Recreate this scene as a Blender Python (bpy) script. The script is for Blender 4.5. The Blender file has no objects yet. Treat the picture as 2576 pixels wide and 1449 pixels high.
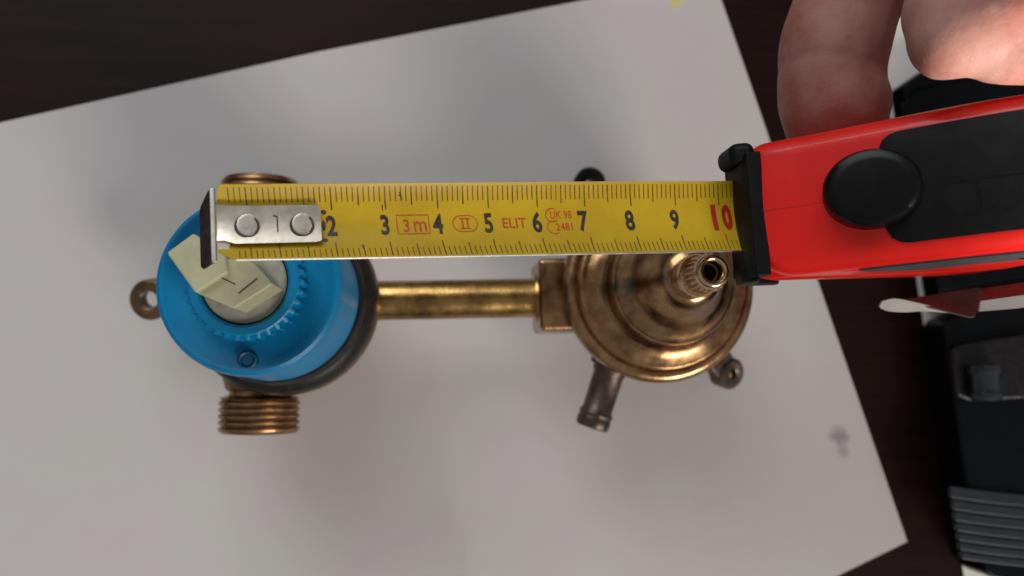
import bpy, bmesh, math, random
from mathutils import Vector, Matrix
random.seed(7)
sc = bpy.context.scene
CM = 0.01                                     # everything below is written in centimetres

# ------------------------------------------------------------------ camera
FPX, CX, CY, HCAM = 2230.0, 1288.0, 724.0, 27.0
_d = Vector((-208.0, -216.0, -FPX)).normalized()
_Z = -_d
_X = (Vector((1, 0, 0)) - _Z * _Z.x).normalized()
_Y = _Z.cross(_X)
RC = Matrix((_X, _Y, _Z))
CAMP = Vector((0, 0, HCAM))
def at(px, py, z):
    """point of the place that lies at height z under a spot of the photograph"""
    r = RC @ Vector((px - CX, CY - py, -FPX))
    return CAMP + r * ((z - HCAM) / r.z)
def atd(px, py, dist):
    return CAMP + RC @ (Vector((px - CX, CY - py, -FPX)) * (dist / FPX))

cam = bpy.data.cameras.new('camera')
cam.sensor_width = 36
cam.lens = FPX / 2576 * 36
cam.clip_start = 0.01; cam.clip_end = 20
cam.dof.use_dof = True
cam.dof.focus_distance = 17.4 * CM
cam.dof.aperture_fstop = 14
camo = bpy.data.objects.new('camera', cam)
camo.matrix_world = Matrix.Translation(CAMP * CM) @ RC.to_4x4()
sc.collection.objects.link(camo)
sc.camera = camo
sc.view_settings.view_transform = 'Standard'
sc.view_settings.look = 'None'
sc.view_settings.exposure = 0
sc.view_settings.gamma = 1

# ------------------------------------------------------------------ light
w = bpy.data.worlds.new('World'); sc.world = w; w.use_nodes = True
bg = w.node_tree.nodes['Background']
bg.inputs['Color'].default_value = (0.95, 0.93, 1.0, 1)
bg.inputs['Strength'].default_value = 0.26
def area(name, loc, target, size, power, color, size_y=None):
    l = bpy.data.lights.new(name, 'AREA'); l.energy = power; l.color = color
    l.size = size * CM
    if size_y: l.shape = 'RECTANGLE'; l.size_y = size_y * CM
    o = bpy.data.objects.new(name, l); sc.collection.objects.link(o)
    o.location = Vector(loc) * CM
    o.rotation_euler = (Vector(target) - Vector(loc)).to_track_quat('-Z', 'Y').to_euler()
    return o
area('ceiling_lamp', (-50, 125, 115), (0, 0, 0), 110, 16.0, (0.93, 0.97, 1.0))
area('window_light', (55, -85, 58), (5, 0, 3), 45, 9.0, (1.0, 0.94, 0.87), 30)
sl = bpy.data.lights.new('desk_lamp', 'SPOT'); sl.energy = 62; sl.color = (1.0, 0.98, 0.94); sl.spot_size = math.radians(10); sl.spot_blend = .6
sl.shadow_soft_size = 2.5 * CM
so = bpy.data.objects.new('desk_lamp', sl); sc.collection.objects.link(so); so.location = V3 = Vector((38, -28, 36)) * CM
so.rotation_euler = (Vector((13, 6.3, 12.4)) * CM - V3).to_track_quat('-Z', 'Y').to_euler()

# ------------------------------------------------------------------ materials
def mat(name, color, rough=0.5, metal=0.0, var=None, vscale=2.0, vmix=0.5, bump=0.0, bscale=20.0, spec=0.5,
        rvar=0.0, coat=0.0, sss=0.0, patches=(), stretch=(1, 1, 1), vlo=0.4, vhi=0.65):
    m = bpy.data.materials.new(name); m.use_nodes = True
    nt = m.node_tree; N = nt.nodes; L = nt.links
    b = N['Principled BSDF']
    b.inputs['Base Color'].default_value = (*color, 1)
    b.inputs['Roughness'].default_value = rough
    b.inputs['Metallic'].default_value = metal
    b.inputs['Specular IOR Level'].default_value = spec
    b.inputs['Coat Weight'].default_value = coat
    if sss:
        b.inputs['Subsurface Weight'].default_value = sss
        b.inputs['Subsurface Radius'].default_value = (1.0, 0.3, 0.15)
        b.inputs['Subsurface Scale'].default_value = 0.004
    tc = N.new('ShaderNodeTexCoord'); mp = N.new('ShaderNodeMapping')
    mp.inputs['Scale'].default_value = (100 * stretch[0], 100 * stretch[1], 100 * stretch[2])
    L.new(tc.outputs['Object'], mp.inputs['Vector'])
    col = None
    if var is not None:
        n = N.new('ShaderNodeTexNoise'); n.inputs['Scale'].default_value = vscale; n.inputs['Detail'].default_value = 6
        n.inputs['Roughness'].default_value = 0.65
        L.new(mp.outputs[0], n.inputs['Vector'])
        mr = N.new('ShaderNodeMapRange'); mr.inputs['From Min'].default_value = vlo; mr.inputs['From Max'].default_value = vhi
        mr.inputs['To Max'].default_value = vmix
        L.new(n.outputs['Fac'], mr.inputs['Value'])
        mx = N.new('ShaderNodeMix'); mx.data_type = 'RGBA'
        mx.inputs['A'].default_value = (*color, 1); mx.inputs['B'].default_value = (*var, 1)
        L.new(mr.outputs[0], mx.inputs['Factor'])
        col = mx.outputs['Result']
    for (c, r, pc, amt) in patches:            # stains with a place of their own: centre (cm), radius, colour, strength
        vm = N.new('ShaderNodeVectorMath'); vm.operation = 'DISTANCE'
        nz = N.new('ShaderNodeTexNoise'); nz.inputs['Scale'].default_value = 2.5
        L.new(mp.outputs[0], nz.inputs['Vector'])
        ad = N.new('ShaderNodeMixRGB'); ad.blend_type = 'ADD'; ad.inputs[0].default_value = r * 1.2
        L.new(mp.outputs[0], ad.inputs[1]); L.new(nz.outputs['Color'], ad.inputs[2])
        L.new(ad.outputs[0], vm.inputs[0])
        vm.inputs[1].default_value = (c[0] + r * .6, c[1] + r * .6, c[2] + r * .6)
        mr = N.new('ShaderNodeMapRange'); mr.interpolation_type = 'SMOOTHSTEP'
        mr.inputs['From Min'].default_value = 0.2 * r; mr.inputs['From Max'].default_value = r
        mr.inputs['To Min'].default_value = amt; mr.inputs['To Max'].default_value = 0
        L.new(vm.outputs['Value'], mr.inputs['Value'])
        mx = N.new('ShaderNodeMix'); mx.data_type = 'RGBA'
        if col: L.new(col, mx.inputs['A'])
        else: mx.inputs['A'].default_value = (*color, 1)
        mx.inputs['B'].default_value = (*pc, 1)
        L.new(mr.outputs[0], mx.inputs['Factor']); col = mx.outputs['Result']
    if col: L.new(col, b.inputs['Base Color'])
    if rvar:
        n = N.new('ShaderNodeTexNoise'); n.inputs['Scale'].default_value = vscale * 1.7; n.inputs['Detail'].default_value = 5
        L.new(mp.outputs[0], n.inputs['Vector'])
        mr = N.new('ShaderNodeMapRange'); mr.inputs['From Min'].default_value = .3; mr.inputs['From Max'].default_value = .7
        mr.inputs['To Min'].default_value = max(.03, rough - rvar); mr.inputs['To Max'].default_value = rough + rvar
        L.new(n.outputs['Fac'], mr.inputs['Value']); L.new(mr.outputs[0], b.inputs['Roughness'])
    if bump:
        n = N.new('ShaderNodeTexNoise'); n.inputs['Scale'].default_value = bscale; n.inputs['Detail'].default_value = 4
        L.new(mp.outputs[0], n.inputs['Vector'])
        bp = N.new('ShaderNodeBump'); bp.inputs['Strength'].default_value = bump; bp.inputs['Distance'].default_value = 0.0003
        L.new(n.outputs['Fac'], bp.inputs['Height']); L.new(bp.outputs[0], b.inputs['Normal'])
    return m

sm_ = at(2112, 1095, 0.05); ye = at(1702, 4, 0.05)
M = dict(
    desk=mat('dark_wood', (0.009, 0.0027, 0.002), .5, var=(0.015, 0.0055, 0.004), vscale=1.2, vmix=.8, stretch=(.25, 3, 1), bump=.08, bscale=9, spec=.12),
    paper=mat('dimmed_white_paper', (0.49, 0.45, 0.445), .85, var=(0.48, 0.47, 0.44), vscale=.30, vmix=1, bump=.05, bscale=60, spec=.2,  # grey put into the white paper for dimmer light than on the card
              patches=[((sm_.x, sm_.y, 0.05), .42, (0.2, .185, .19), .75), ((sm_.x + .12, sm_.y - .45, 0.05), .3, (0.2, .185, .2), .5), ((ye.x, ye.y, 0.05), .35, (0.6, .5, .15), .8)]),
    sheet=mat('bright_white_card', (0.80, 0.79, 0.72), .7, var=(.76, .75, .68), vscale=1, vmix=1, spec=.3),
    brass=mat('aged_red_brass', (0.47, 0.275, 0.13), .25, 1, var=(0.17, 0.085, 0.04), vscale=1.4, vmix=.9, rvar=.09, bump=.10, bscale=9),
    brass2=mat('bright_turned_brass', (0.66, 0.45, 0.26), .24, 1, var=(0.42, 0.25, 0.13), vscale=2.2, vmix=.6, rvar=.06, bump=.08, bscale=14),
    lug=mat('dark_cast_brass', (0.24, 0.15, 0.08), .38, 1, var=(0.07, 0.055, 0.045), vscale=1.6, vmix=.9, rvar=.08, bump=.3, bscale=12),
    clipm=mat('reflection_tinted_clip_metal', (0.14, 0.085, 0.065), .45, .35, var=(0.09, 0.05, 0.04), vscale=3, vmix=.8, rvar=.05, bump=.08, bscale=12),  # brown stands in for the red case and dark surroundings reflected in the clip
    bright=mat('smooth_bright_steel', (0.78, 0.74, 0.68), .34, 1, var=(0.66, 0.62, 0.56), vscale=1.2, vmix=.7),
    cast=mat('cast_brass', (0.36, 0.235, 0.13), .42, 1, var=(0.12, 0.085, 0.06), vscale=1.6, vmix=.85, rvar=.10, bump=.45, bscale=14),
    thread=mat('copper_brass_thread', (0.42, 0.25, 0.12), .3, 1, var=(0.17, 0.09, 0.05), vscale=1.8, vmix=.7, rvar=.08, bump=.12, bscale=10),
    pipe=mat('yellow_brass_pipe', (0.50, 0.31, 0.10), .25, 1, var=(0.17, 0.09, 0.035), vscale=1.1, vmix=.9, rvar=.08, bump=.12, bscale=12),
    dkbrass=mat('tarnished_dark_brass', (0.14, 0.105, 0.08), .42, .85, var=(0.055, 0.042, 0.035), vscale=2.4, vmix=.8, rvar=.1, bump=.3, bscale=12),
    collar=mat('black_rubber_collar', (0.009, 0.009, 0.009), .4, 0, spec=.25, var=(.028, .024, .018), vscale=2, vmix=.6, bump=.25, bscale=10),
    blue=mat('blue_plastic', (0.0, 0.175, 0.36), .40, var=(0.0, 0.14, 0.30), vscale=.8, vmix=.8, bump=.12, bscale=14, spec=.3),
    bluedk=mat('dark_blue_plastic', (0.0, 0.055, 0.11), .5, spec=.4),
    cream=mat('cream_plastic', (0.43, 0.42, 0.26), .5, var=(0.33, 0.32, 0.19), vscale=1.3, vmix=.8, bump=.15, bscale=12,),
    disc=mat('grey_ceramic', (0.33, 0.33, 0.27), .5, var=(0.22, 0.2, 0.16), vscale=2.6, vmix=.8, bump=.2, bscale=12),
    yellow=mat('yellow_tape_paint', (0.53, 0.345, 0.012), .36, var=(0.44, 0.28, 0.010), vscale=.9, vmix=.8, bump=.1, bscale=10, spec=.35, coat=0),
    ink=mat('black_ink', (0.022, 0.018, 0.016), .45, var=(.075, .05, .015), vscale=9, vmix=.7),
    inkt=mat('brown_black_scale_ink', (0.05, 0.033, 0.008), .45, var=(.22, .13, .01), vscale=4, vmix=.8),
    red_ink=mat('red_ink', (0.46, 0.035, 0.008), .45, var=(.55, .12, .012), vscale=7, vmix=.6),
    deepred=mat('deep_red_ink', (0.36, 0.012, 0.008), .45, var=(.42, .05, .01), vscale=7, vmix=.5),
    steel=mat('nickel_steel', (0.66, 0.61, 0.50), .42, 1, var=(0.56, 0.52, 0.42), vscale=2, vmix=.7, rvar=.08, bump=.12, bscale=8),
    steeldk=mat('dark_reflection_steel', (0.16, 0.125, 0.135), .42, 1, var=(0.10, 0.07, 0.08), vscale=3, vmix=.8, rvar=.08, bump=.3, bscale=12),  # dark tone stands in for dark surroundings mirrored in the hook flange
    red=mat('red_plastic', (0.72, 0.010, 0.004), .36, var=(.62, .008, .003), vscale=1.2, vmix=.8, bump=.06, bscale=30, spec=.3, coat=.25),
    rubber=mat('black_rubber', (0.0035, 0.0035, 0.0035), .5, var=(.0075, .007, .0065), vscale=3, vmix=.8, bump=.12, bscale=30, spec=.15),
    black=mat('black_plastic', (0.0025, 0.0025, 0.0025), .3, var=(.005, .0045, .004), vscale=2, vmix=.8, bump=.06, bscale=16, spec=.18),
    grey=mat('grey_trim_plastic', (0.07, 0.065, 0.075), .35, var=(.04, .038, .045), vscale=3, vmix=.8, bump=.1, bscale=20),
    gadget=mat('glossy_black_plastic', (0.002, 0.003, 0.0033), .32, var=(.004, .005, .006), vscale=1.5, vmix=.8, bump=.08, bscale=18, spec=.15),
    rib=mat('slate_ribbed_plastic', (0.015, 0.020, 0.026), .38, var=(.009, .012, .019), vscale=1.2, vmix=.8, bump=.1, bscale=12),
    grit=mat('scuffed_black_plastic', (0.004, 0.0035, 0.0035), .35, var=(.016, .013, .013), vscale=5, vmix=.8, bump=.5, bscale=14, spec=.4),
    slate=mat('slate_plastic', (0.022, 0.029, 0.031), .22, var=(.018, .026, .028), vscale=2, vmix=.8, bump=.05, bscale=12),
    skin=mat('skin', (0.35, 0.18, 0.14), .6, var=(0.26, 0.08, 0.06), vscale=.7, vmix=.9, bump=.3, bscale=20, sss=.18, spec=.25, vlo=.35, vhi=.6),
)

# ------------------------------------------------------------------ building helpers
ORG = {}
def _link(o, parent):
    sc.collection.objects.link(o)
    if parent is not None: o.parent = parent
def tag(o, label=None, cat=None, group=None, kind=None):
    for k, v in (('label', label), ('category', cat), ('group', group), ('kind', kind)):
        if v: o[k] = v
    return o
def empty(name, loc, label, cat):
    o = bpy.data.objects.new(name, None); o.empty_display_size = .01
    _link(o, None); o.location = Vector(loc) * CM; ORG[o.name] = Vector(loc)
    return tag(o, label, cat)
def build(name, bm, m, parent=None, loc=None, smooth=True, bevel=0, seg=2, angle=35, label=None, subsurf=0):
    """links the bmesh (written in world centimetres) as ONE object"""
    if parent is not None: org = ORG[parent.name]
    else: org = Vector(loc or (0, 0, 0))
    bmesh.ops.recalc_face_normals(bm, faces=bm.faces[:]) if smooth != 'keep' else None
    bmesh.ops.translate(bm, verts=bm.verts[:], vec=-org)
    bmesh.ops.scale(bm, verts=bm.verts[:], vec=(CM, CM, CM))
    me = bpy.data.meshes.new(name)
    for f in bm.faces: f.smooth = bool(smooth)
    if smooth:
        lim = math.radians(angle)
        for e in bm.edges:
            if len(e.link_faces) == 2 and e.calc_face_angle(0) > lim: e.smooth = False
    bm.to_mesh(me); bm.free()
    me.materials.append(m)
    o = bpy.data.objects.new(name, me)
    _link(o, parent); ORG[o.name] = org
    if parent is None: o.location = org * CM
    if bevel:
        b = o.modifiers.new('bevel', 'BEVEL'); b.width = bevel * CM; b.segments = seg; b.limit_method = 'ANGLE'
        b.angle_limit = math.radians(30); b.harden_normals = True
    if subsurf:
        s = o.modifiers.new('sub', 'SUBSURF'); s.levels = s.render_levels = subsurf
    if label: o['label'] = label
    return o
def frame(o, z, x=None):
    """4x4 with origin o, local z along z"""
    z = Vector(z).normalized()
    x = Vector(x) if x is not None else (Vector((1, 0, 0)) if abs(z.x) < .9 else Vector((0, 1, 0)))
    x = (x - z * x.dot(z)).normalized(); y = z.cross(x)
    m = Matrix((x, y, z)).transposed().to_4x4(); m.translation = Vector(o)
    return m
def lathe(bm, prof, mtx, seg=72, rfun=None, closed=False):
    """prof: (r, h) pairs about local z"""
    rings = []
    for (r, h) in prof:
        if r < 1e-6:
            rings.append([bm.verts.new(mtx @ Vector((0, 0, h)))])
        else:
            ring = []
            for i in range(seg):
                a = 2 * math.pi * i / seg
                rr = r if rfun is None else rfun(r, h, a)
                ring.append(bm.verts.new(mtx @ Vector((rr * math.cos(a), rr * math.sin(a), h))))
            rings.append(ring)
    n = len(rings)
    for k in range(n if closed else n - 1):
        A, B = rings[k], rings[(k + 1) % n]
        for i in range(seg):
            j = (i + 1) % seg
            a0, a1 = A[i % len(A)], A[j % len(A)]; b0, b1 = B[i % len(B)], B[j % len(B)]
            vs = []
            for v in (a0, a1, b1, b0):
                if v not in vs: vs.append(v)
            if len(vs) >= 3:
                try: bm.faces.new(vs)
                except ValueError: pass
    return bm
def prism(bm, pts, vec):
    """closed polygon pts (3-D) swept by vec"""
    a = [bm.verts.new(Vector(p)) for p in pts]; b = [bm.verts.new(Vector(p) + Vector(vec)) for p in pts]
    bm.faces.new(a); bm.faces.new(list(reversed(b)))
    n = len(a)
    for i in range(n): bm.faces.new((a[i], b[i], b[(i + 1) % n], a[(i + 1) % n]))
    return bm
def box(bm, mtx, sx, sy, sz):
    pts = [mtx @ Vector((x * sx / 2, y * sy / 2, -sz / 2)) for x, y in ((-1, -1), (1, -1), (1, 1), (-1, 1))]
    return prism(bm, pts, (mtx.to_3x3() @ Vector((0, 0, sz))))
def catmull(pts, n=8):
    out = []
    P = [Vector(p) for p in pts]
    for i in range(len(P) - 1):
        p0 = P[max(i - 1, 0)]; p1 = P[i]; p2 = P[i + 1]; p3 = P[min(i + 2, len(P) - 1)]
        for k in range(n):
            t = k / n
            out.append(.5 * ((2 * p1) + (-p0 + p2) * t + (2 * p0 - 5 * p1 + 4 * p2 - p3) * t * t + (-p0 + 3 * p1 - 3 * p2 + p3) * t ** 3))
    out.append(P[-1]); return out
def sweep_rect(bm, path, wvecs, t):
    """ribbon of width vectors wvecs and thickness t along path"""
    rows = []
    for i, p in enumerate(path):
        d = (path[min(i + 1, len(path) - 1)] - path[max(i - 1, 0)]).normalized()
        wv = wvecs[i]; n = d.cross(wv).normalized() * t / 2
        rows.append([bm.verts.new(p + s * wv / 2 + q * n) for s, q in ((-1, -1), (1, -1), (1, 1), (-1, 1))])
    for a, b in zip(rows, rows[1:]):
        for i in range(4): bm.faces.new((a[i], a[(i + 1) % 4], b[(i + 1) % 4], b[i]))
    bm.faces.new(rows[0]); bm.faces.new(list(reversed(rows[-1])))
    return bm
BM = bmesh.new
V = Vector

# ------------------------------------------------------------------ the desk and the papers
bm = BM(); prism(bm, [(-90, -60, -3), (90, -60, -3), (90, 60, -3), (-90, 60, -3)], (0, 0, 3))
tag(build('desk_surface', bm, M['desk'], smooth=False), kind='structure')

def sheet(name, pix, z, m, th=.03, crease=None, cuts=14):
    pts = [at(x, y, z) for x, y in pix]
    bm = BM(); f = bm.faces.new([bm.verts.new(p) for p in pts])
    lo = V((min(p.x for p in pts), min(p.y for p in pts), 0)); hi = V((max(p.x for p in pts), max(p.y for p in pts), 0))
    for i in range(1, cuts):
        for ax in (0, 1):
            co = lo.lerp(hi, i / cuts); no = V((1, 0, 0)) if ax == 0 else V((0, 1, 0))
            bmesh.ops.bisect_plane(bm, geom=bm.verts[:] + bm.edges[:] + bm.faces[:], plane_co=co, plane_no=no)
    if crease:
        a, b = at(*crease[0], z), at(*crease[1], z); d = (b - a).normalized(); no = V((-d.y, d.x, 0))
        for off in (-.35, 0, .35):
            bmesh.ops.bisect_plane(bm, geom=bm.verts[:] + bm.edges[:] + bm.faces[:], plane_co=a + no * off, plane_no=no)
    for v in bm.verts:
        v.co.z += .012 * (1 + math.sin(v.co.x * .35 + 1) * math.cos(v.co.y * .4))
        if crease:
            q = (v.co - a); s = q.dot(no); along = q.dot(d)
            amp = .085 * max(0, min(1, (along + .5) / 2))
            v.co.z += amp * max(0, 1 - abs(s) / .35)
    ret = bmesh.ops.extrude_face_region(bm, geom=bm.faces[:])
    for g in ret['geom']:
        if isinstance(g, bmesh.types.BMVert): g.co.z -= th
    return build(name, bm, m, loc=(pts[0].x, pts[0].y, 0), angle=40)
o = sheet('paper_sheet', [(-420, 402), (800, 130), (1490, -4), (1792, -66), (2282, 1362), (2098, 1452), (1700, 1640), (-420, 1900)], .05, M['paper'], crease=((1100, 1010), (1200, 1500)))
# patches of the paper are placed in the object's own coordinates
for n in M['paper'].node_tree.nodes:
    if n.type == 'VECT_MATH':
        c = n.inputs[1].default_value; n.inputs[1].default_value = (c[0] - ORG[o.name].x, c[1] - ORG[o.name].y, c[2])
tag(o, 'large white paper sheet lying under the brass valve, with a small grey smudge', 'paper')
o = sheet('card_sheet', [(2200, 40), (2190, -90), (3150, -350), (3500, 1560), (2460, 1670), (2422, 1432)], .05, M['sheet'], cuts=8)
tag(o, 'bright white card peeking out beneath the black gadgets at the right', 'card')

# ------------------------------------------------------------------ the valve
LX, LY = -3.72, 1.86
RX, RY = 6.08, 2.30
root = empty('shower_mixer_valve', (1.2, 2.1, .05), 'brass shower mixer valve with a blue plastic cap and a bare splined stem', 'valve')
UPM = lambda x, y: frame((x, y, 0), (0, 0, 1))
# left body
bm = BM(); lathe(bm, [(0, .1), (1.25, .1), (1.35, .2), (1.4, 1.3), (1.75, 1.7), (2.1, 2.3), (2.28, 2.9), (2.38, 3.2), (2.42, 3.75), (2.36, 3.92), (2.0, 3.96), (0, 4.08)], UPM(LX, LY), 96)
lb = build('valve_body', bm, M['cast'], root, label='left brass body under the blue cap')
bm = BM(); lathe(bm, [(1.6, 4.0), (2.30, 3.95), (2.38, 4.04), (2.39, 4.36), (2.30, 4.6), (2.14, 4.72), (2.14, 5.05), (2.05, 5.2), (1.6, 5.2)], UPM(LX, LY), 96, closed=True)
build('rubber_collar', bm, M['collar'], root)
# blue cap
capf = frame((LX + .06, LY - .06, 0), (-.02, .012, 1)) @ Matrix.Diagonal((.98, .98, 1, 1))
bm = BM(); lathe(bm, [(1.3, 5.05), (2.02, 5.05), (2.07, 5.12), (2.07, 5.35), (2.03, 5.5), (2.0, 7.75), (1.96, 7.88), (1.88, 7.93), (1.80, 7.91), (1.70, 7.84), (1.30, 7.80), (1.12, 7.79)], capf, 112)
cap = build('plastic_cap', bm, M['blue'], root)
def spl(r, h, a):
    return r + (.075 * max(-.6, min(.6, math.cos(a * 34))) if r > 1.15 and h < 8.42 else 0)
bm = BM(); lathe(bm, [(1.2, 7.7), (1.21, 8.38), (1.16, 8.44), (1.12, 8.47), (.98, 8.47), (.93, 8.43), (.90, 8.2)], capf, 34 * 8, rfun=spl)
build('splined_hub', bm, M['blue'], cap)
hp = at(621, 905, 7.95)
bm = BM(); lathe(bm, [(.10, -.03), (.12, .015), (.165, .045), (.20, .02), (.215, -.03)], frame(hp + V((0, 0, -.06)), (0, 0, 1)), 32)
build('screw_ring', bm, M['bluedk'], cap)
bm = BM(); lathe(bm, [(0, 0), (.11, 0), (.12, -.05)], frame(hp + V((0, 0, -.04)), (0, 0, 1)), 24)
build('screw_head', bm, M['bluedk'], cap)
h2 = at(455, 790, 7.95)
# ceramic spindle
bm = BM(); lathe(bm, [(0, 8.36), (.84, 8.36), (.885, 8.33), (.90, 8.2), (.90, 7.9)], capf, 64)
cart = build('cartridge_disc', bm, M['disc'], root)
def slab(pix, zt, zb):
    bm = BM(); pts = [at(x, y, zt) for x, y in pix]
    a = [bm.verts.new(p) for p in pts]; b = [bm.verts.new(V((p.x, p.y, zb))) for p in pts]
    bm.faces.new(a); bm.faces.new(list(reversed(b)))
    for i in range(len(a)): bm.faces.new((a[i], b[i], b[(i + 1) % len(a)], a[(i + 1) % len(a)]))
    return bm
build('lever_block', slab([(491, 735), (540, 700), (552, 652), (612, 645), (641, 660), (688, 714), (588, 777)], 9.62, 8.40), M['cream'], root, smooth=False, bevel=.055, seg=3)
build('lever_tongue', slab([(418, 635), (486, 585), (566, 640), (572, 684), (491, 737)], 9.78, 8.9), M['cream'], root, smooth=False, bevel=.05, seg=3)
for pa, pb in (((556, 698), (592, 715)), ((600, 738), (648, 700))):
    a, b = at(*pa, 9.625), at(*pb, 9.625); d = (b - a)
    bm = BM(); box(bm, frame((a + b) / 2, (0, 0, 1), d), d.length, .018, .010)
    build('mould_line', bm, M['dkbrass'], root, smooth=False)
a = at(664, 690, 9.27); bm = BM(); box(bm, frame(a, (0, 0, 1), at(680, 715, 9.27) - a), .34, .06, .05)
# inlet ports with real threads
def threaded(y0, y1, x, z, r, neck_to, rootp, name='threaded_port'):
    s = 1 if y1 > y0 else -1
    L = abs(y1 - y0); prof = [(.70, -.05), (.74, -.03)]
    prof = [(.62, L - .5), (.66, L - .06), (.80, L), (.96, L), (r - .04, L - .05)]
    n = 5; p = (L - .1) / n
    for k in range(n):
        h = L - .07 - k * p
        prof += [(r - .015, h - .02), (r, h - p * .28), (r, h - p * .38), (r - .085, h - p * .68), (r - .085, h - p * .78), (r - .01, h - p * .98)]
    prof += [(r - .1, 0), (.80, -.04), (.78, -.1), (.82, -abs(neck_to - y0))]
    def helix(rr, h, a): return rr
    bm = BM(); lathe(bm, prof, frame((x, y0, z), (0, s, 0), (1, 0, 0)), 72)
    return build(name, bm, M['thread'], rootp, angle=50)
threaded(-.60, -1.55, -4.47, 2.8, 1.05, 1.0, root)
threaded(4.32, 5.22, -4.60, 2.8, 1.03, 2.8, root)
# port bosses
bm = BM(); lathe(bm, [(0, 0), (1.0, 0), (1.02, -1.6), (.93, -1.95), (.86, -2.05), (0, -2.05)], frame((-4.45, 1.6, 2.75), (0, 1, 0)), 56)
build('port_boss', bm, M['cast'], root)
bm = BM(); lathe(bm, [(0, 0), (1.0, 0), (1.02, 1.9), (.9, 2.1), (0, 2.1)], frame((-4.55, 2.2, 2.75), (0, 1, 0)), 56)
build('port_boss', bm, M['cast'], root)
# eyelets of the mounting feet
def eyelet(c, r, hole, towards, length, width, z, th, m, name='mounting_eyelet', up=(0, 0, 1)):
    """ring with a web running to the body"""
    c = V((c.x, c.y, z)); e = frame(c, up, V((towards.x - c.x, towards.y - c.y, 0)))
    bm = BM(); N = 40
    prof_o = []; 
    for i in range(N):
        a = 2 * math.pi * i / N; prof_o.append((r * math.cos(a), r * math.sin(a)))
    lathe(bm, [(hole, -th / 2), (hole, th / 2), (hole + .05, th / 2 + .03), (r - .06, th / 2 + .03), (r, th / 2 - .04), (r, -th / 2)], e, N, closed=True)
    o = build(name, bm, m, root, angle=40)
    bm = BM(); box(bm, e @ Matrix.Translation((hole + .12 + length / 2, 0, -.03)), length, width, th * .9)
    build('foot_web', bm, m, o, smooth=False, bevel=.06)
    return o
eyelet(at(383, 752, 1.9), .56, .24, V((LX, LY, 0)), 2.2, .72, 1.9, .40, M['lug'], up=(-.12, -.22, 1))
eyelet(at(1828, 936, 1.3), .47, .15, V((RX, RY, 0)), 1.9, .8, 1.3, .5, M['dkbrass'], up=(.45, -.25, .85))
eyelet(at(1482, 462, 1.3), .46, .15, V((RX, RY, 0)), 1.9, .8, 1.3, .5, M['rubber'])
sp = at(1836, 944, 1.62)
bm = BM(); lathe(bm, [(0, .02), (.09, .02), (.11, 0), (.12, -.1)], frame(sp + V((0, 0, -.08)), (0.2, -.3, 1)), 20)
build('foot_screw', bm, M['thread'], root)
# connecting pipe
y0, y1 = 1.97, 2.10
pm = frame((-2.0, y0, 2.75), (5.4, y1 - y0, 0.0))
bm = BM(); lathe(bm, [(.5, 0), (.535, .02), (.535, 5.3), (.5, 5.32)], pm, 64)
build('connecting_pipe', bm, M['pipe'], root)
bm = BM(); lathe(bm, [(.5, 0), (.59, 0), (.60, .3), (.585, .5), (.55, .56), (.5, .56)], frame((-1.95, y0, 2.75), (1, .02, 0)), 48, closed=True)
build('pipe_collar', bm, M['pipe'], root)
bm = BM(); box(bm, frame((3.85, 2.13, 2.72), (0, 0, 1), (1, .03, 0)), 1.9, 1.96, 1.9)
build('pipe_socket', bm, M['brass'], root, bevel=.14, seg=4)
bm = BM(); lathe(bm, [(.5, 0), (.66, .02), (.68, .1), (.5, .1)], frame((2.83, 2.09, 2.75), (1, .03, 0)), 48, closed=True)
build('solder_ring', bm, M['pipe'], root)
# right body
bm = BM(); lathe(bm, [(0, .1), (1.2, .1), (1.3, .2), (1.35, .9), (1.8, 1.3), (2.05, 1.7), (2.15, 2.2), (2.18, 3.2), (2.24, 3.5), (2.3, 3.9), (0, 3.9)], UPM(RX, RY), 96)
build('valve_body', bm, M['cast'], root, label='right brass body with the bell shaped bonnet')
bm = BM(); lathe(bm, [(2.0, 3.66), (2.50, 3.66), (2.57, 3.74), (2.57, 4.02), (2.50, 4.16), (2.33, 4.22), (2.27, 4.19), (2.24, 4.24), (2.235, 4.40), (2.18, 4.46), (2.10, 4.45), (1.5, 4.52), (1.45, 4.5)], UPM(RX - .02, RY + .03), 112)
fl = build('bonnet_flange', bm, M['brass'], root, angle=60)
bm = BM(); lathe(bm, [(2.12, 4.44), (1.92, 4.50), (1.72, 4.60), (1.62, 4.72), (1.58, 4.95), (1.57, 5.32), (1.545, 5.45), (1.49, 5.53), (1.40, 5.60), (1.26, 5.72), (1.11, 5.93), (.97, 6.22), (.84, 6.56), (.72, 6.86), (.60, 7.03), (.45, 7.08)], UPM(RX, RY - .02), 112)
build('bonnet', bm, M['brass'], root, angle=45)
STX, STY = RX - .05, RY - .09
bm = BM(); lathe(bm, [(.4, 7.0), (.50, 7.05), (.50, 7.55), (.48, 7.66), (.46, 7.70), (.36, 7.72)], UPM(STX, STY), 64)
stem = build('stem', bm, M['brass2'], root)
def spl2(r, h, a):
    return r + (.034 * math.cos(a * 22) if .395 < r < .41 else 0)
bm = BM(); lathe(bm, [(.36, 7.68), (.398, 7.70), (.402, 8.40), (.385, 8.46), (.375, 8.58), (.355, 8.64), (.31, 8.68), (.26, 8.67), (.21, 8.62), (.20, 8.3), (0, 8.28)], UPM(STX, STY - .02), 22 * 6, rfun=spl2)
build('spline', bm, M['brass2'], stem, angle=60)
bm = BM(); lathe(bm, [(0, 8.32), (.185, 8.32)], UPM(STX, STY - .02), 24)
build('stem_bore', bm, M['rubber'], stem)
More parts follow.
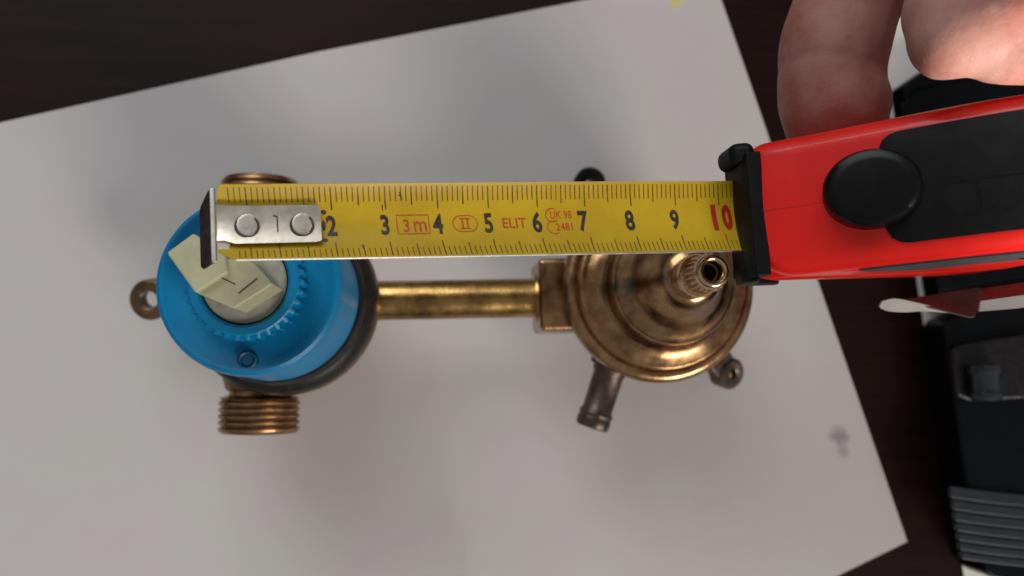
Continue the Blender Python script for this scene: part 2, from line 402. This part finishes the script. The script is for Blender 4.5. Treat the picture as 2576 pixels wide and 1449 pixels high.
# hose nozzle
na, nb = at(1536, 925, 2.45), at(1488, 1075, 2.35)
nl = (nb - na).length; nf = frame(na, nb - na)
bm = BM(); lathe(bm, [(0, -1.6), (.48, -1.6), (.48, .1), (.43, .2), (.42, nl - .52), (.47, nl - .44), (.49, nl - .40), (.455, nl - .32), (.48, nl - .2), (.46, nl - .05), (.42, nl), (.28, nl), (.26, nl - .4)], nf, 48)
build('hose_nozzle', bm, M['dkbrass'], root)
bm = BM(); lathe(bm, [(.40, -.30), (.60, -.30), (.62, -.22), (.62, -.08), (.58, 0), (.40, 0)], nf, 6, closed=True)
build('nozzle_nut', bm, M['dkbrass'], root, smooth=False, bevel=.04)

# ------------------------------------------------------------------ the tape measure
C0 = V((-3.774, 2.631, 11.004)); T = V((10.129, .66, -1.831)).normalized()
W0 = V((0, -1, 0)); W0 = (W0 - T * W0.dot(T)).normalized()          # towards the near edge of the desk
N0 = T.cross(W0).normalized()
if N0.z < 0: N0 = -N0
ROLL = math.radians(7)
Wt = (W0 * math.cos(ROLL) + N0 * math.sin(ROLL)).normalized(); Nt = (N0 * math.cos(ROLL) - W0 * math.sin(ROLL)).normalized()
def blade_pt(s, v, off=0.0):
    a = .86 + (.38 - .86) * max(0, min(1, s / 10.5)); R = .775 / a
    th = v / R
    return C0 + T * s + Wt * (R * math.sin(th)) + Nt * (R * (1 - math.cos(th)) - .10) + (-Wt * math.sin(th) + Nt * math.cos(th)) * off
tape = empty('tape_measure', (9.3, 3.4, 8.0), 'red and black pocket tape measure with its yellow blade pulled out over the valve', 'tape measure')
SKEW = .035
bm = BM(); NV, NS = 24, 90; top = []; bot = []
for i in range(NS + 1):
    rt, rb = [], []
    for j in range(NV + 1):
        v = -.775 + 1.55 * j / NV
        st = max(0, (abs(v) - .52) * (1.1 if v > 0 else .25))
        s = st + (11.0 - st) * i / NS
        rt.append(bm.verts.new(blade_pt(s, v))); rb.append(bm.verts.new(blade_pt(s, v, -.02)))
    top.append(rt); bot.append(rb)
for i in range(NS):
    for j in range(NV):
        bm.faces.new((top[i][j], top[i][j + 1], top[i + 1][j + 1], top[i + 1][j]))
        bm.faces.new((bot[i][j], bot[i + 1][j], bot[i + 1][j + 1], bot[i][j + 1]))
for i in range(NS):
    for j in (0, NV): bm.faces.new((top[i][j], top[i + 1][j], bot[i + 1][j], bot[i][j]))
for j in range(NV):
    for i in (0, NS): bm.faces.new((top[i][j], top[i][j + 1], bot[i][j + 1], bot[i][j]))
blade = build('blade', bm, M['yellow'], tape, angle=50)
bm = BM(); prev = None
for i in range(NS + 1):
    s = .30 + 10.4 * i / NS
    cur = [bm.verts.new(blade_pt(s, .772, .006)), bm.verts.new(blade_pt(s, .792, .002)), bm.verts.new(blade_pt(s, .792, -.024)), bm.verts.new(blade_pt(s, .772, -.026))]
    if prev:
        for k in range(4): bm.faces.new((prev[k], prev[(k + 1) % 4], cur[(k + 1) % 4], cur[k]))
    prev = cur
build('edge_highlight', bm, M['steel'], blade)  # steel strip imitating the highlight along the blade's near edge
# scale: printed lines
def strip(bm, s, va, vb, wd):
    n = 4; prev = None
    for k in range(n + 1):
        v = va + (vb - va) * k / n; sk = s + SKEW * (v + .0) * 1.5
        cur = [bm.verts.new(blade_pt(sk - wd / 2, v, .004)), bm.verts.new(blade_pt(sk + wd / 2, v, .004))]
        if prev: bm.faces.new((prev[0], prev[1], cur[1], cur[0]))
        prev = cur
bm = BM()
for i in range(2, 106):
    s = i / 10; cmk = i % 10 == 0; hf = i % 5 == 0
    s0 = s + .03
    strip(bm, s0, -.715, -.715 + (.44 if cmk else .36 if hf else .29), .024 if hf else .019)
    if s > .55 or abs(.72) < .5 + s / 1.1:
        strip(bm, s0, .735, .735 - (.36 if cmk else .30 if hf else .22), .022 if hf else .017)
build('scale_marks', bm, M['inkt'], blade, smooth='keep')['kind'] = 'stuff'
def print_text(txt, s, v, h, wscale, m, name, bold=.0, skew=SKEW):
    cu = bpy.data.curves.new('print', 'FONT'); cu.body = txt; cu.size = 1; cu.resolution_u = 3; cu.offset = bold
    cu.align_x = 'CENTER'; cu.align_y = 'CENTER'
    ob = bpy.data.objects.new('print', cu); sc.collection.objects.link(ob)
    dg = bpy.context.evaluated_depsgraph_get(); dg.update()
    me = bpy.data.meshes.new_from_object(ob.evaluated_get(dg))
    bm = BM(); bm.from_mesh(me)
    bpy.data.objects.remove(ob); bpy.data.meshes.remove(me)
    ys = [q.co.y for q in bm.verts]; xs = [q.co.x for q in bm.verts]
    ym, hh = (max(ys) + min(ys)) / 2, max(ys) - min(ys); xm = (max(xs) + min(xs)) / 2; k = h / hh
    for q in bm.verts: q.co = ((q.co.x - xm) * k * wscale, (q.co.y - ym) * k, 0)
    bmesh.ops.triangulate(bm, faces=bm.faces[:])
    for i in range(-6, 7):
        bmesh.ops.bisect_plane(bm, geom=bm.verts[:] + bm.edges[:] + bm.faces[:], plane_co=(0, i * .06, 0), plane_no=(0, 1, 0))
    for q in bm.verts:
        vv = v - q.co.y
        q.co = blade_pt(s + q.co.x + skew * vv * 1.5, vv, .006)
    return build(name, bm, m, blade, smooth='keep')
def s_of(px):
    dx = px - 1225 - 6; return 5 + dx / (126.35 - .0157 * dx)
for txt, px in (('2', 833), ('3', 968), ('4', 1102), ('5', 1230), ('6', 1353), ('7', 1470), ('8', 1588), ('9', 1702)):
    print_text(txt, s_of(px), .03, .40 if txt < '6' else .43, .72, M['ink'], 'numeral', .03)
print_text('1', s_of(1803), .0, .56, .8, M['deepred'], 'numeral', .055)
print_text('0', s_of(1835), .0, .56, .62, M['deepred'], 'numeral', .055)
print_text('3', s_of(1022), .05, .25, .85, M['red_ink'], 'printed_letter', .005)
print_text('m', s_of(1057), .07, .20, .85, M['red_ink'], 'printed_letter', .005)
print_text('ELIT', s_of(1296), .035, .20, .95, M['red_ink'], 'printed_word', .006)
print_text('UK 98', s_of(1416), -.115, .155, .80, M['red_ink'], 'printed_word', 0)
print_text('2481', s_of(1420), .135, .155, .88, M['red_ink'], 'printed_word', 0)
def outline(name, pts, wd=.018, closed=True):
    """thin printed line through (s, v) points"""
    bm = BM(); n = len(pts); L, Rr = [], []
    for i, (s, v) in enumerate(pts):
        a = pts[(i - 1) % n] if closed or i else pts[i]; b = pts[(i + 1) % n] if closed or i < n - 1 else pts[i]
        d = V((b[0] - a[0], b[1] - a[1])).normalized(); nn = V((-d.y, d.x)) * wd / 2
        for lst, sg in ((L, 1), (Rr, -1)):
            ss, vv = s + nn.x * sg, v + nn.y * sg
            lst.append(bm.verts.new(blade_pt(ss + SKEW * vv * 1.5, vv, .005)))
    for i in range(n if closed else n - 1):
        j = (i + 1) % n; bm.faces.new((L[i], L[j], Rr[j], Rr[i]))
    return build(name, bm, M['red_ink'], blade, smooth='keep')
def dens(pts, n=6):
    out = []
    for i in range(len(pts)):
        a, b = pts[i], pts[(i + 1) % len(pts)]
        out += [(a[0] + (b[0] - a[0]) * k / n, a[1] + (b[1] - a[1]) * k / n) for k in range(n)]
    return out
s1, s2 = s_of(999), s_of(1080)
outline('printed_box', dens([(s1, -.155), (s2, -.155), (s2, .215), (s1, .215)]))
s1, s2 = s_of(1140), s_of(1202); r = .16; ov = []
for k in range(13): a = -math.pi / 2 + math.pi * k / 12; ov.append((s2 - r + r * math.cos(a), .03 + r * math.sin(a)))
for k in range(13): a = math.pi / 2 + math.pi * k / 12; ov.append((s1 + r + r * math.cos(a), .03 + r * math.sin(a)))
outline('printed_oval', ov)
sm = (s1 + s2) / 2
for ds in (-.05, .05): outline('roman_numeral', [(sm + ds, -.06), (sm + ds, .12)], .03, False)
for dv in (-.07, .13): outline('roman_numeral', [(sm - .11, dv), (sm + .11, dv)], .018, False)
for cv, rr in ((-.11, .135), (.145, .135)):
    cs = s_of(1394)
    outline('printed_arc', [(cs + rr * math.cos(a), cv + rr * math.sin(a)) for a in [math.radians(50 + 13 * k) for k in range(20)]], .017, False)
for (ds, dv) in ((1.865, -.235), (1.86, .02), (1.87, .315)):
    bm = BM(); vs = [bm.verts.new(blade_pt(ds + (.05 if dv != .02 else .035) * math.cos(a), dv + (.042 if dv != .02 else .10) * math.sin(a), .0055)) for a in [k * math.pi / 8 for k in range(16)]]
    bm.faces.new(vs); build('printed_dot', bm, M['ink'], blade, smooth='keep')
for (ds, dv, l, an) in ((3.28, -.60, .16, 1.2), (3.26, -.54, .07, .2), (2.95, -.36, .12, 1.5), (2.52, .44, .11, 1.3)):      # scratches worn into the print
    q = V((math.cos(an), math.sin(an))); m_ = V((-q.y, q.x)) * .012
    bm = BM(); vs = [bm.verts.new(blade_pt(ds + x, dv + y, .0052)) for x, y in ((m_.x, m_.y), (q.x * l + m_.x * .4, q.y * l + m_.y * .4), (q.x * l - m_.x * .4, q.y * l - m_.y * .4), (-m_.x, -m_.y))]
    bm.faces.new(vs); build('print_scratch', bm, M['ink'], blade, smooth='keep')
# end hook
def hk(s, v, n): return C0 + T * s + Wt * v + Nt * n
bm = BM()
rows = []
sv = [-.12, -.05, .02, .1, .3, 1.0, 1.68, 1.77, 1.80]
for s in sv:
    ins = .05 if s >= 1.79 else (.015 if s >= 1.75 else 0)
    va, vb = -.33 + ins, .37 - ins
    if s < .3: va, vb = -.36 + .05 * max(0, s), .30
    rows.append((s, va, vb))
nn = 8; gt, gb = [], []
for (s, va, vb) in rows:
    a_, b_ = [], []
    for k in range(nn + 1):
        v = va + (vb - va) * k / nn; lift = .045 + .16 * (v - .02) ** 2 * 2 - (.0 if s > .05 else (.05 - s) * .35)
        a_.append(bm.verts.new(hk(s, v, lift))); b_.append(bm.verts.new(hk(s, v, lift - .055)))
    gt.append(a_); gb.append(b_)
for i in range(len(rows) - 1):
    for k in range(nn):
        bm.faces.new((gt[i][k], gt[i][k + 1], gt[i + 1][k + 1], gt[i + 1][k])); bm.faces.new((gb[i][k], gb[i + 1][k], gb[i + 1][k + 1], gb[i][k + 1]))
    for k in (0, nn): bm.faces.new((gt[i][k], gt[i + 1][k], gb[i + 1][k], gb[i][k]))
for i in (0, len(rows) - 1):
    for k in range(nn): bm.faces.new((gt[i][k], gt[i][k + 1], gb[i][k + 1], gb[i][k]))
hook = build('end_hook', bm, M['steel'], tape, angle=40)
F = (-T * .36 - Nt * .64)
bm = BM()
base = hk(-.10, 0, .03)
outl = [(-.66, 0.02), (-.40, -.02), (.62, -.02), (.71, .06), (.76, .62), (.70, .70), (-.36, .68), (-.48, .58), (-.67, .22)]
outl = [(-.66, 0), (.68, 0), (.72, .55), (.66, .66), (-.34, .66), (-.46, .58), (-.68, .16)]
fn = Wt.cross(F).normalized()
if fn.dot(T) > 0: fn = -fn
prism(bm, [base + Wt * v + F * q for v, q in outl], -fn * .07)
build('hook_flange', bm, M['steeldk'], hook, smooth=False, bevel=.03)
# bright folded edge of the flange
bm = BM(); sweep_rect(bm, [base + Wt * v + Nt * .0 + T * .03 for v in (-.68, -.4, 0, .4, .70)], [T * .10] * 5, .08)
build('hook_fold', bm, M['steel'], hook, smooth=False, bevel=.03)
bm = BM(); box(bm, frame(hk(.09, .40, .0), Nt, T), .22, .22, .04)
build('hook_tab', bm, M['steel'], hook, smooth=False, bevel=.01)
for s in (.50, 1.46):
    bm = BM(); lathe(bm, [(0, .026), (.15, .026), (.194, .026), (.202, .024), (.208, .010), (.208, -.03)], frame(hk(s + .03, .02, .042), Nt + T * .05), 40)
    rv = build('rivet', bm, M['steel'], hook)
    bm = BM(); lathe(bm, [(.175, .010), (.175, .027), (.216, .027), (.222, .010)], frame(hk(s + .03 - .028, .02 + .026, .036), Nt), 40, closed=True)
    build('rivet_groove', bm, M['ink'], rv)
bm = BM(); box(bm, frame(hk(1.03, .01, .052), Nt, T), .022, .30, .016)
build('stamped_stroke', bm, M['ink'], hook, smooth=False)
bm = BM(); box(bm, frame(hk(.995, -.135, .056), Nt, T + Wt * .35), .07, .018, .014)
build('stamped_stroke', bm, M['ink'], hook, smooth=False)

# case: side profile (u along the blade on plan, h up), swept across the blade width
U = V((T.x, T.y, 0)).normalized(); WC = V((U.y, -U.x, 0)); K = V((0, 0, 1))
CO = atd(1864, 538, 18.45)
def cp(u, wv, h): return CO + U * u + WC * wv + K * h
front = [(0.02, -.60), (0.0, .30), (.25, .62), (.9, 1.12), (1.8, 1.85), (2.7, 2.60), (3.6, 3.25), (4.6, 3.72), (5.5, 3.75), (6.2, 3.25), (6.6, 2.3), (6.6, .2), (6.5, -1.2), (6.0, -1.9), (5.0, -2.05)]
prof = [(p.x, p.y) for p in catmull([V((a, b, 0)) for a, b in front], 5)] + [(3, -1.5), (1.3, -.95)]
HW = 1.40
bm = BM()
def hws(u, r): return HW - (r * .85 * (1 - math.sqrt(max(0, 1 - ((r - u) / r) ** 2))) if u < r else 0)
prof = [p for i, p in enumerate(prof)]
dprof = []
for a, b in zip(prof, prof[1:] + prof[:1]):
    n = 4 if min(a[0], b[0]) < .8 else 1
    dprof += [(a[0] + (b[0] - a[0]) * k / n, a[1] + (b[1] - a[1]) * k / n) for k in range(n)]
cent = len(dprof); sg = 1 if sum(dprof[i][0] * dprof[(i + 1) % cent][1] - dprof[(i + 1) % cent][0] * dprof[i][1] for i in range(cent)) > 0 else -1
def inn(i):           # inward normal of the profile
    a, b = dprof[(i - 1) % cent], dprof[(i + 1) % cent]; d = V((b[0] - a[0], b[1] - a[1])).normalized()
    return V((-d.y, d.x)) * sg
ER = .34; loops = []
secs = [(-1, a) for a in (90, 72, 54, 36, 18, 0)] + [(0, q) for q in (-.7, -.45, -.2, 0, .2, .45, .7)] + [(1, a) for a in (0, 18, 36, 54, 72, 90)]
for side, a in secs:
    row = []
    for i, (u, h) in enumerate(dprof):
        if side: 
            hw = hws(max(0, u), .30 if side < 0 else .62); wv = side * (hw - ER + ER * math.sin(math.radians(a))); ins = ER * (1 - math.cos(math.radians(a)))
        else: wv, ins = a * HW, 0
        ins += .10 * (wv / HW) ** 2; n_ = inn(i)
        row.append(bm.verts.new(cp(u + n_.x * ins, wv, h + n_.y * ins)))
    loops.append(row)
for A_r, B_r in zip(loops, loops[1:]):
    for i in range(cent): bm.faces.new((A_r[i], A_r[(i + 1) % cent], B_r[(i + 1) % cent], B_r[i]))
bm.faces.new(loops[0]); bm.faces.new(list(reversed(loops[-1])))
shell = build('case_shell', bm, M['red'], tape, angle=60)
FC = catmull([V((a, b, 0)) for a, b in front[1:11]], 12)
cum = [0]
for a, b in zip(FC, FC[1:]): cum.append(cum[-1] + (b - a).length)
def fpt(t, wv, off=0):
    for i in range(len(cum) - 1):
        if cum[i + 1] >= t: break
    off -= .10 * (wv / HW) ** 2
    k = (t - cum[i]) / (cum[i + 1] - cum[i]); p = FC[i].lerp(FC[i + 1], k); d = (FC[i + 1] - FC[i]).normalized()
    return cp(p.x - d.y * off, wv, p.y + d.x * off), (U * -d.y + K * d.x), (U * d.x + K * d.y)
def t_at_px(px):      # where along the front the photograph shows column px (worked out once, from the camera)
    best = None
    for k in range(0, 300):
        t = k * .025
        if t > cum[-1]: break
        p, _, _ = fpt(t, 0); c = RC.transposed() @ (p - CAMP); x = CX + FPX * c.x / -c.z
        if best is None or abs(x - px) < best[0]: best = (abs(x - px), t)
    return best[1]
# grip panel over the front
def ribbon(t0, t1, hwf, off0, off1, nt=40, nw=10, shift=0):
    bm = BM(); A, B = [], []
    for i in range(nt + 1):
        t = t0 + (t1 - t0) * i / nt; hw = hwf(t)
        A.append([bm.verts.new(fpt(t, shift + hw * (2 * j / nw - 1), off1 - (.03 if j in (0, nw) else 0))[0]) for j in range(nw + 1)])
        B.append([bm.verts.new(fpt(t, shift + hw * (2 * j / nw - 1), off0)[0]) for j in range(nw + 1)])
    for i in range(nt):
        for j in range(nw):
            bm.faces.new((A[i][j], A[i][j + 1], A[i + 1][j + 1], A[i + 1][j])); bm.faces.new((B[i][j], B[i + 1][j], B[i + 1][j + 1], B[i][j + 1]))
        for j in (0, nw): bm.faces.new((A[i][j], A[i + 1][j], B[i + 1][j], B[i][j]))
    for i in (0, nt):
        for j in range(nw): bm.faces.new((A[i][j], A[i][j + 1], B[i][j + 1], B[i][j]))
    return bm
tp = t_at_px(2210)
rc = .45
hwf = lambda t: .62 + .43 * math.sqrt(max(0, 1 - max(0, (rc - (t - tp)) / rc) ** 2))
build('grip_panel', ribbon(tp, cum[-1] - .3, hwf, -.05, .07), M['rubber'], tape)
ts = t_at_px(2395)
build('panel_seam', ribbon(ts, cum[-1] - .6, lambda t: .02, .0, .078, nt=20, nw=2, shift=.10), M['black'], tape)
for dt, ww in ((t_at_px(2462), .34),):
    build('panel_ridge', ribbon(dt, dt + .05, lambda t: ww, .05, .085, nt=2, nw=4, shift=.42), M['rubber'], tape)
# seam of the two shell halves
build('shell_seam', ribbon(.15, t_at_px(2100), lambda t: .013, -.05, .003, nt=20, nw=2, shift=.07), M['rubber'], shell)
# lock button
tb = t_at_px(2192); p, nrm, dr = fpt(tb, -.02, .0)
nb_ = (nrm + K * .55).normalized()
bf = frame(p + nb_ * -.02, nb_, U)
bm = BM(); lathe(bm, [(0, .50), (.60, .50), (.70, .49), (.80, .45), (.86, .36), (.88, .2), (.90, -.6)], bf @ Matrix.Diagonal((1.0, .84, 1, 1)), 72)
build('lock_button', bm, M['black'], tape)
# mouth
bm = BM()
mpts = [(-.27, -.50), (.22, -.62), (.22, .60), (-.27, .46)]
prism(bm, [cp(u, -HW - .01, h) for u, h in mpts], WC * .44)
build('mouth_cheek', bm, M['rubber'], tape, bevel=.18, seg=5)
bm = BM()
mpts2 = [(-.06, .40), (-.06, .12), (-.0, .10), (.3, .10), (.3, .62), (.0, .60)]
prism(bm, [cp(u, -HW + .22, h) for u, h in mpts2], WC * (2 * HW - .25))
build('mouth_lip', bm, M['rubber'], tape, bevel=.04)
bm = BM(); prism(bm, [cp(u, -HW + .1, h) for u, h in [(-.055, -.60), (.06, -.62), (.06, .36), (-.055, .34)]], WC * (2 * HW - .2))
build('mouth_plate', bm, M['rubber'], tape, smooth=False)
mpts3 = [(-.0, .40), (-.08, .1), (-.06, -.5), (.0, -.62), (.95, -.86), (.95, -.6), (.40, -.5), (.22, .2), (.05, .5)]
bm = BM(); prism(bm, [cp(u, HW - .30, h) for u, h in mpts3], WC * .36)
build('mouth_cheek', bm, M['rubber'], tape, bevel=.12, seg=4)
# grey trim strip along the near side
def inset(t, d): 
    p, nr, dr_ = fpt(t, HW, -d); return p
tr = []
t0_, t1_ = t_at_px(2130), cum[-1] - .5
bm = BM(); A = []
for i in range(31):
    t = t0_ + (t1_ - t0_) * i / 30; wdt = 1.65 * min(1, (i + 1.2) / 5)
    A.append((inset(t, .30), inset(t, .30 + wdt)))
for i in range(30):
    a0, b0 = A[i]; a1, b1 = A[i + 1]
    q = [bm.verts.new(x + WC * e) for e in (-.05, .035) for x in (a0, b0, b1, a1)]
    bm.faces.new(q[4:]); bm.faces.new((q[0], q[4], q[7], q[3])); bm.faces.new((q[1], q[2], q[6], q[5]))
bmesh.ops.remove_doubles(bm, verts=bm.verts[:], dist=.001)
build('side_trim', bm, M['grey'], tape)
# belt clip
def plate3(pts, th, nrm):
    P = [atd(*p) for p in pts]
    bm = BM(); prism(bm, P, V(nrm).normalized() * -th); return bm
clip = build('belt_clip', plate3([(2466, 757, 19.70), (2760, 716, 18.60), (2760, 748, 18.85), (2560, 776, 19.6), (2462, 784, 19.95)], .05, (0, -.4, .9)), M['bright'], tape, smooth=False, bevel=.015)
build('clip_flange', plate3([(2467, 725, 19.82), (2760, 682, 18.72), (2760, 716, 18.6), (2466, 757, 19.70)], .05, (0, .4, .9)), M['clipm'], clip, smooth=False, bevel=.015)
build('clip_fin', plate3([(2464, 722, 20.9), (2470, 752, 20.6), (2452, 796, 20.15), (2440, 797, 20.15), (2400, 787, 20.2), (2310, 764, 20.35), (2262, 754, 20.45), (2300, 748, 20.6), (2380, 735, 20.8)], .05, (0, .5, .85)), M['clipm'], clip, smooth=False, bevel=.012)
tg = [V((x, y, 0)) for x, y in [(2214, 771), (2219, 760), (2236, 753), (2262, 752), (2310, 762), (2400, 784)]]
up = catmull(tg, 5); dn = catmull([V((x, y, 0)) for x, y in [(2400, 788), (2330, 783), (2275, 785), (2240, 783), (2219, 777), (2214, 771)]], 5)[:-1]
build('clip_tongue', plate3([(p.x, p.y, 20.15 + (p.y - 752) * .010) for p in up + dn], .05, (0, -.4, .9)), M['bright'], clip, smooth=False)

# ------------------------------------------------------------------ the hand
hand_root = atd(2500, -100, 19.5)
def capsule_chain(bm, pts, closed_ends=True):
    """overlapping tapered segments; a voxel remesh fuses them into one skin"""
    P = [(V(p), r) for p, r in pts]
    for (a, ra), (b, rb) in zip(P, P[1:]):
        n = max(2, int((b - a).length / .12))
        for k in range(n + 1):
            t = k / n; c = a.lerp(b, t); r = ra + (rb - ra) * t
            bmesh.ops.create_icosphere(bm, subdivisions=2, radius=r, matrix=Matrix.Translation(c))
A_ = lambda x, y, z, r: (atd(x, y, z), r)
bm = BM()
thumb = [A_(2100, 318, 19.7, 1.10), A_(2099, 258, 19.5, 1.24), A_(2088, 190, 19.4, 1.15), A_(2100, 110, 19.3, 1.22), A_(2130, 10, 19.4, 1.17), A_(2200, -130, 19.8, 1.4), A_(2370, -230, 20.2, 1.6)]
index = [A_(2384, 104, 15.7, .72), A_(2470, 80, 15.6, .76), A_(2560, 54, 15.7, .78), A_(2680, 0, 16.2, .88), A_(2850, -90, 18.8, 1.05), A_(2980, -260, 19.6, 1.1)]
middle = [A_(2512, 137, 15.6, .56), A_(2600, 132, 15.5, .60), A_(2720, 104, 16.2, .74), A_(2900, 20, 19.2, 1.0), A_(3050, -180, 20, 1.1)]
ring = [A_(2660, 215, 20.2, .68), A_(2760, 205, 19.9, .80), A_(2880, 150, 19.8, .86), A_(3010, 40, 20.1, .95), A_(3110, -120, 20.8, 1.05)]
little = [A_(2820, 280, 21.2, .58), A_(2900, 260, 20.9, .68), A_(3000, 190, 20.8, .74), A_(3090, 80, 21.1, .85), A_(3150, -80, 21.6, .95)]
for ch in (thumb, index, middle, ring, little): capsule_chain(bm, ch)
knk = [index[-1], middle[-1], ring[-1], little[-1]]
wrist = atd(2750, -620, 21.5)
capsule_chain(bm, [(thumb[-1][0], 1.6), (wrist, 2.2)])
for p, r in knk: capsule_chain(bm, [(p, r + .1), (wrist, 2.0)])
capsule_chain(bm, [A_(2365, 40, 15.9, .70), A_(2420, -60, 16.6, .95), A_(2560, -220, 18.5, 1.2)])
capsule_chain(bm, [thumb[-2], (knk[0][0].lerp(wrist, .35), 1.3)])
capsule_chain(bm, [(wrist, 2.2), (atd(2700, -1300, 23), 2.8)])
org = hand_root
bmesh.ops.translate(bm, verts=bm.verts[:], vec=-org); bmesh.ops.scale(bm, verts=bm.verts[:], vec=(CM, CM, CM))
me = bpy.data.meshes.new('hand_raw'); bm.to_mesh(me); bm.free()
tmp = bpy.data.objects.new('hand_raw', me); sc.collection.objects.link(tmp)
rm = tmp.modifiers.new('r', 'REMESH'); rm.mode = 'VOXEL'; rm.voxel_size = .0010
sm2 = tmp.modifiers.new('s', 'SMOOTH'); sm2.factor = .6; sm2.iterations = 14
dg = bpy.context.evaluated_depsgraph_get(); dg.update()
me2 = bpy.data.meshes.new_from_object(tmp.evaluated_get(dg)); me2.name = 'person'
bpy.data.objects.remove(tmp)
me2.materials.clear(); me2.materials.append(M['skin'])
for p in me2.polygons: p.use_smooth = True
# creases at the joints
def crease_at(me, p, axis, depth, width, rad):
    p = (p - org) * CM; ax = V(axis).normalized()
    for v in me.vertices:
        q = v.co - p; s = q.dot(ax)
        if abs(s) < width * CM * 3 and q.length < rad * CM:
            v.co -= v.normal * depth * CM * math.exp(-(s / (width * CM)) ** 2) * max(0, 1 - q.length / (rad * CM)) ** .5
crease_at(me2, thumb[2][0], (0.2, 1, 0), .035, .09, 1.7)
crease_at(me2, index[1][0], index[2][0] - index[0][0], .02, .05, 1.2)
person = bpy.data.objects.new('person', me2); sc.collection.objects.link(person); person.location = org * CM
tag(person, 'hand gripping the red tape measure, thumb in shadow and curled fingers brightly lit', 'person')

# ------------------------------------------------------------------ black gadgets at the right
def plate(pix, z0, z1, base=False):
    bm = BM(); pts = [at(x, y, z0 if base else z1) for x, y in pix]
    return prism(bm, [V((p.x, p.y, z0)) for p in pts], (0, 0, z1 - z0))
g1 = empty('charger_brick', at(2500, 400, .1), 'plain black plastic brick on the white card, half hidden behind the tape measure', 'charger')
build('housing', plate([(2236, 232), (2303, 187), (2800, 120), (2800, 690), (2480, 742), (2326, 771)], .1, 1.0, True), M['gadget'], g1, bevel=.12, seg=3)
build('lid', plate([(2268, 262), (2320, 225), (2780, 150), (2780, 665), (2480, 712), (2362, 735)], .98, 1.12), M['gadget'], g1, bevel=.06, seg=2)
g2 = empty('ribbed_gadget', at(2560, 1100, .1), 'black plastic gadget with a small round knob and a ribbed lower end', 'gadget')
build('housing', plate([(2312, 832), (2330, 806), (2398, 776), (2900, 690), (3000, 1560), (2428, 1428), (2408, 1414), (2370, 1225)], .1, 1.5, True), M['gadget'], g2, bevel=.1, seg=3)
# raised bay and knob
build('knob_bay', plate([(2396, 880), (2412, 866), (2520, 848), (2600, 836), (2640, 1000), (2440, 1008), (2408, 996)], 1.48, 1.72), M['grit'], g2, bevel=.10, seg=3)
kp = at(2476, 962, 2.0)
kf = frame(kp + V((.03, .55, -.05)), (0.02, -1, 0.03))
bm = BM(); lathe(bm, [(0, 0), (.36, 0), (.43, .05), (.45, .12), (.45, .26), (.40, .30), (.385, .36), (.385, .80), (.43, .86), (.45, .93), (.43, 1.02), (.36, 1.08), (0, 1.08)], kf, 56)
build('knob', bm, M['slate'], g2)
# ribs, one by one
ribs = [(1222, 1252), (1256, 1282), (1286, 1310), (1314, 1336), (1340, 1360), (1364, 1384), (1388, 1406)]
for i, (ya, yb) in enumerate(ribs):
    xl = 2392 + (ya - 1222) * .17; bow = 10
    top_, bot_ = [], []
    for k in range(9):
        q = k / 8; x = xl + q * 300; cv = 26 * q + 6 * math.sin(q * 3)
        top_.append((x, ya + cv)); bot_.append((x, yb + cv))
    o = build('rib', plate(top_ + bot_[::-1], 1.45, 1.62 + .012 * i), M['rib'], g2, bevel=.035, seg=2)
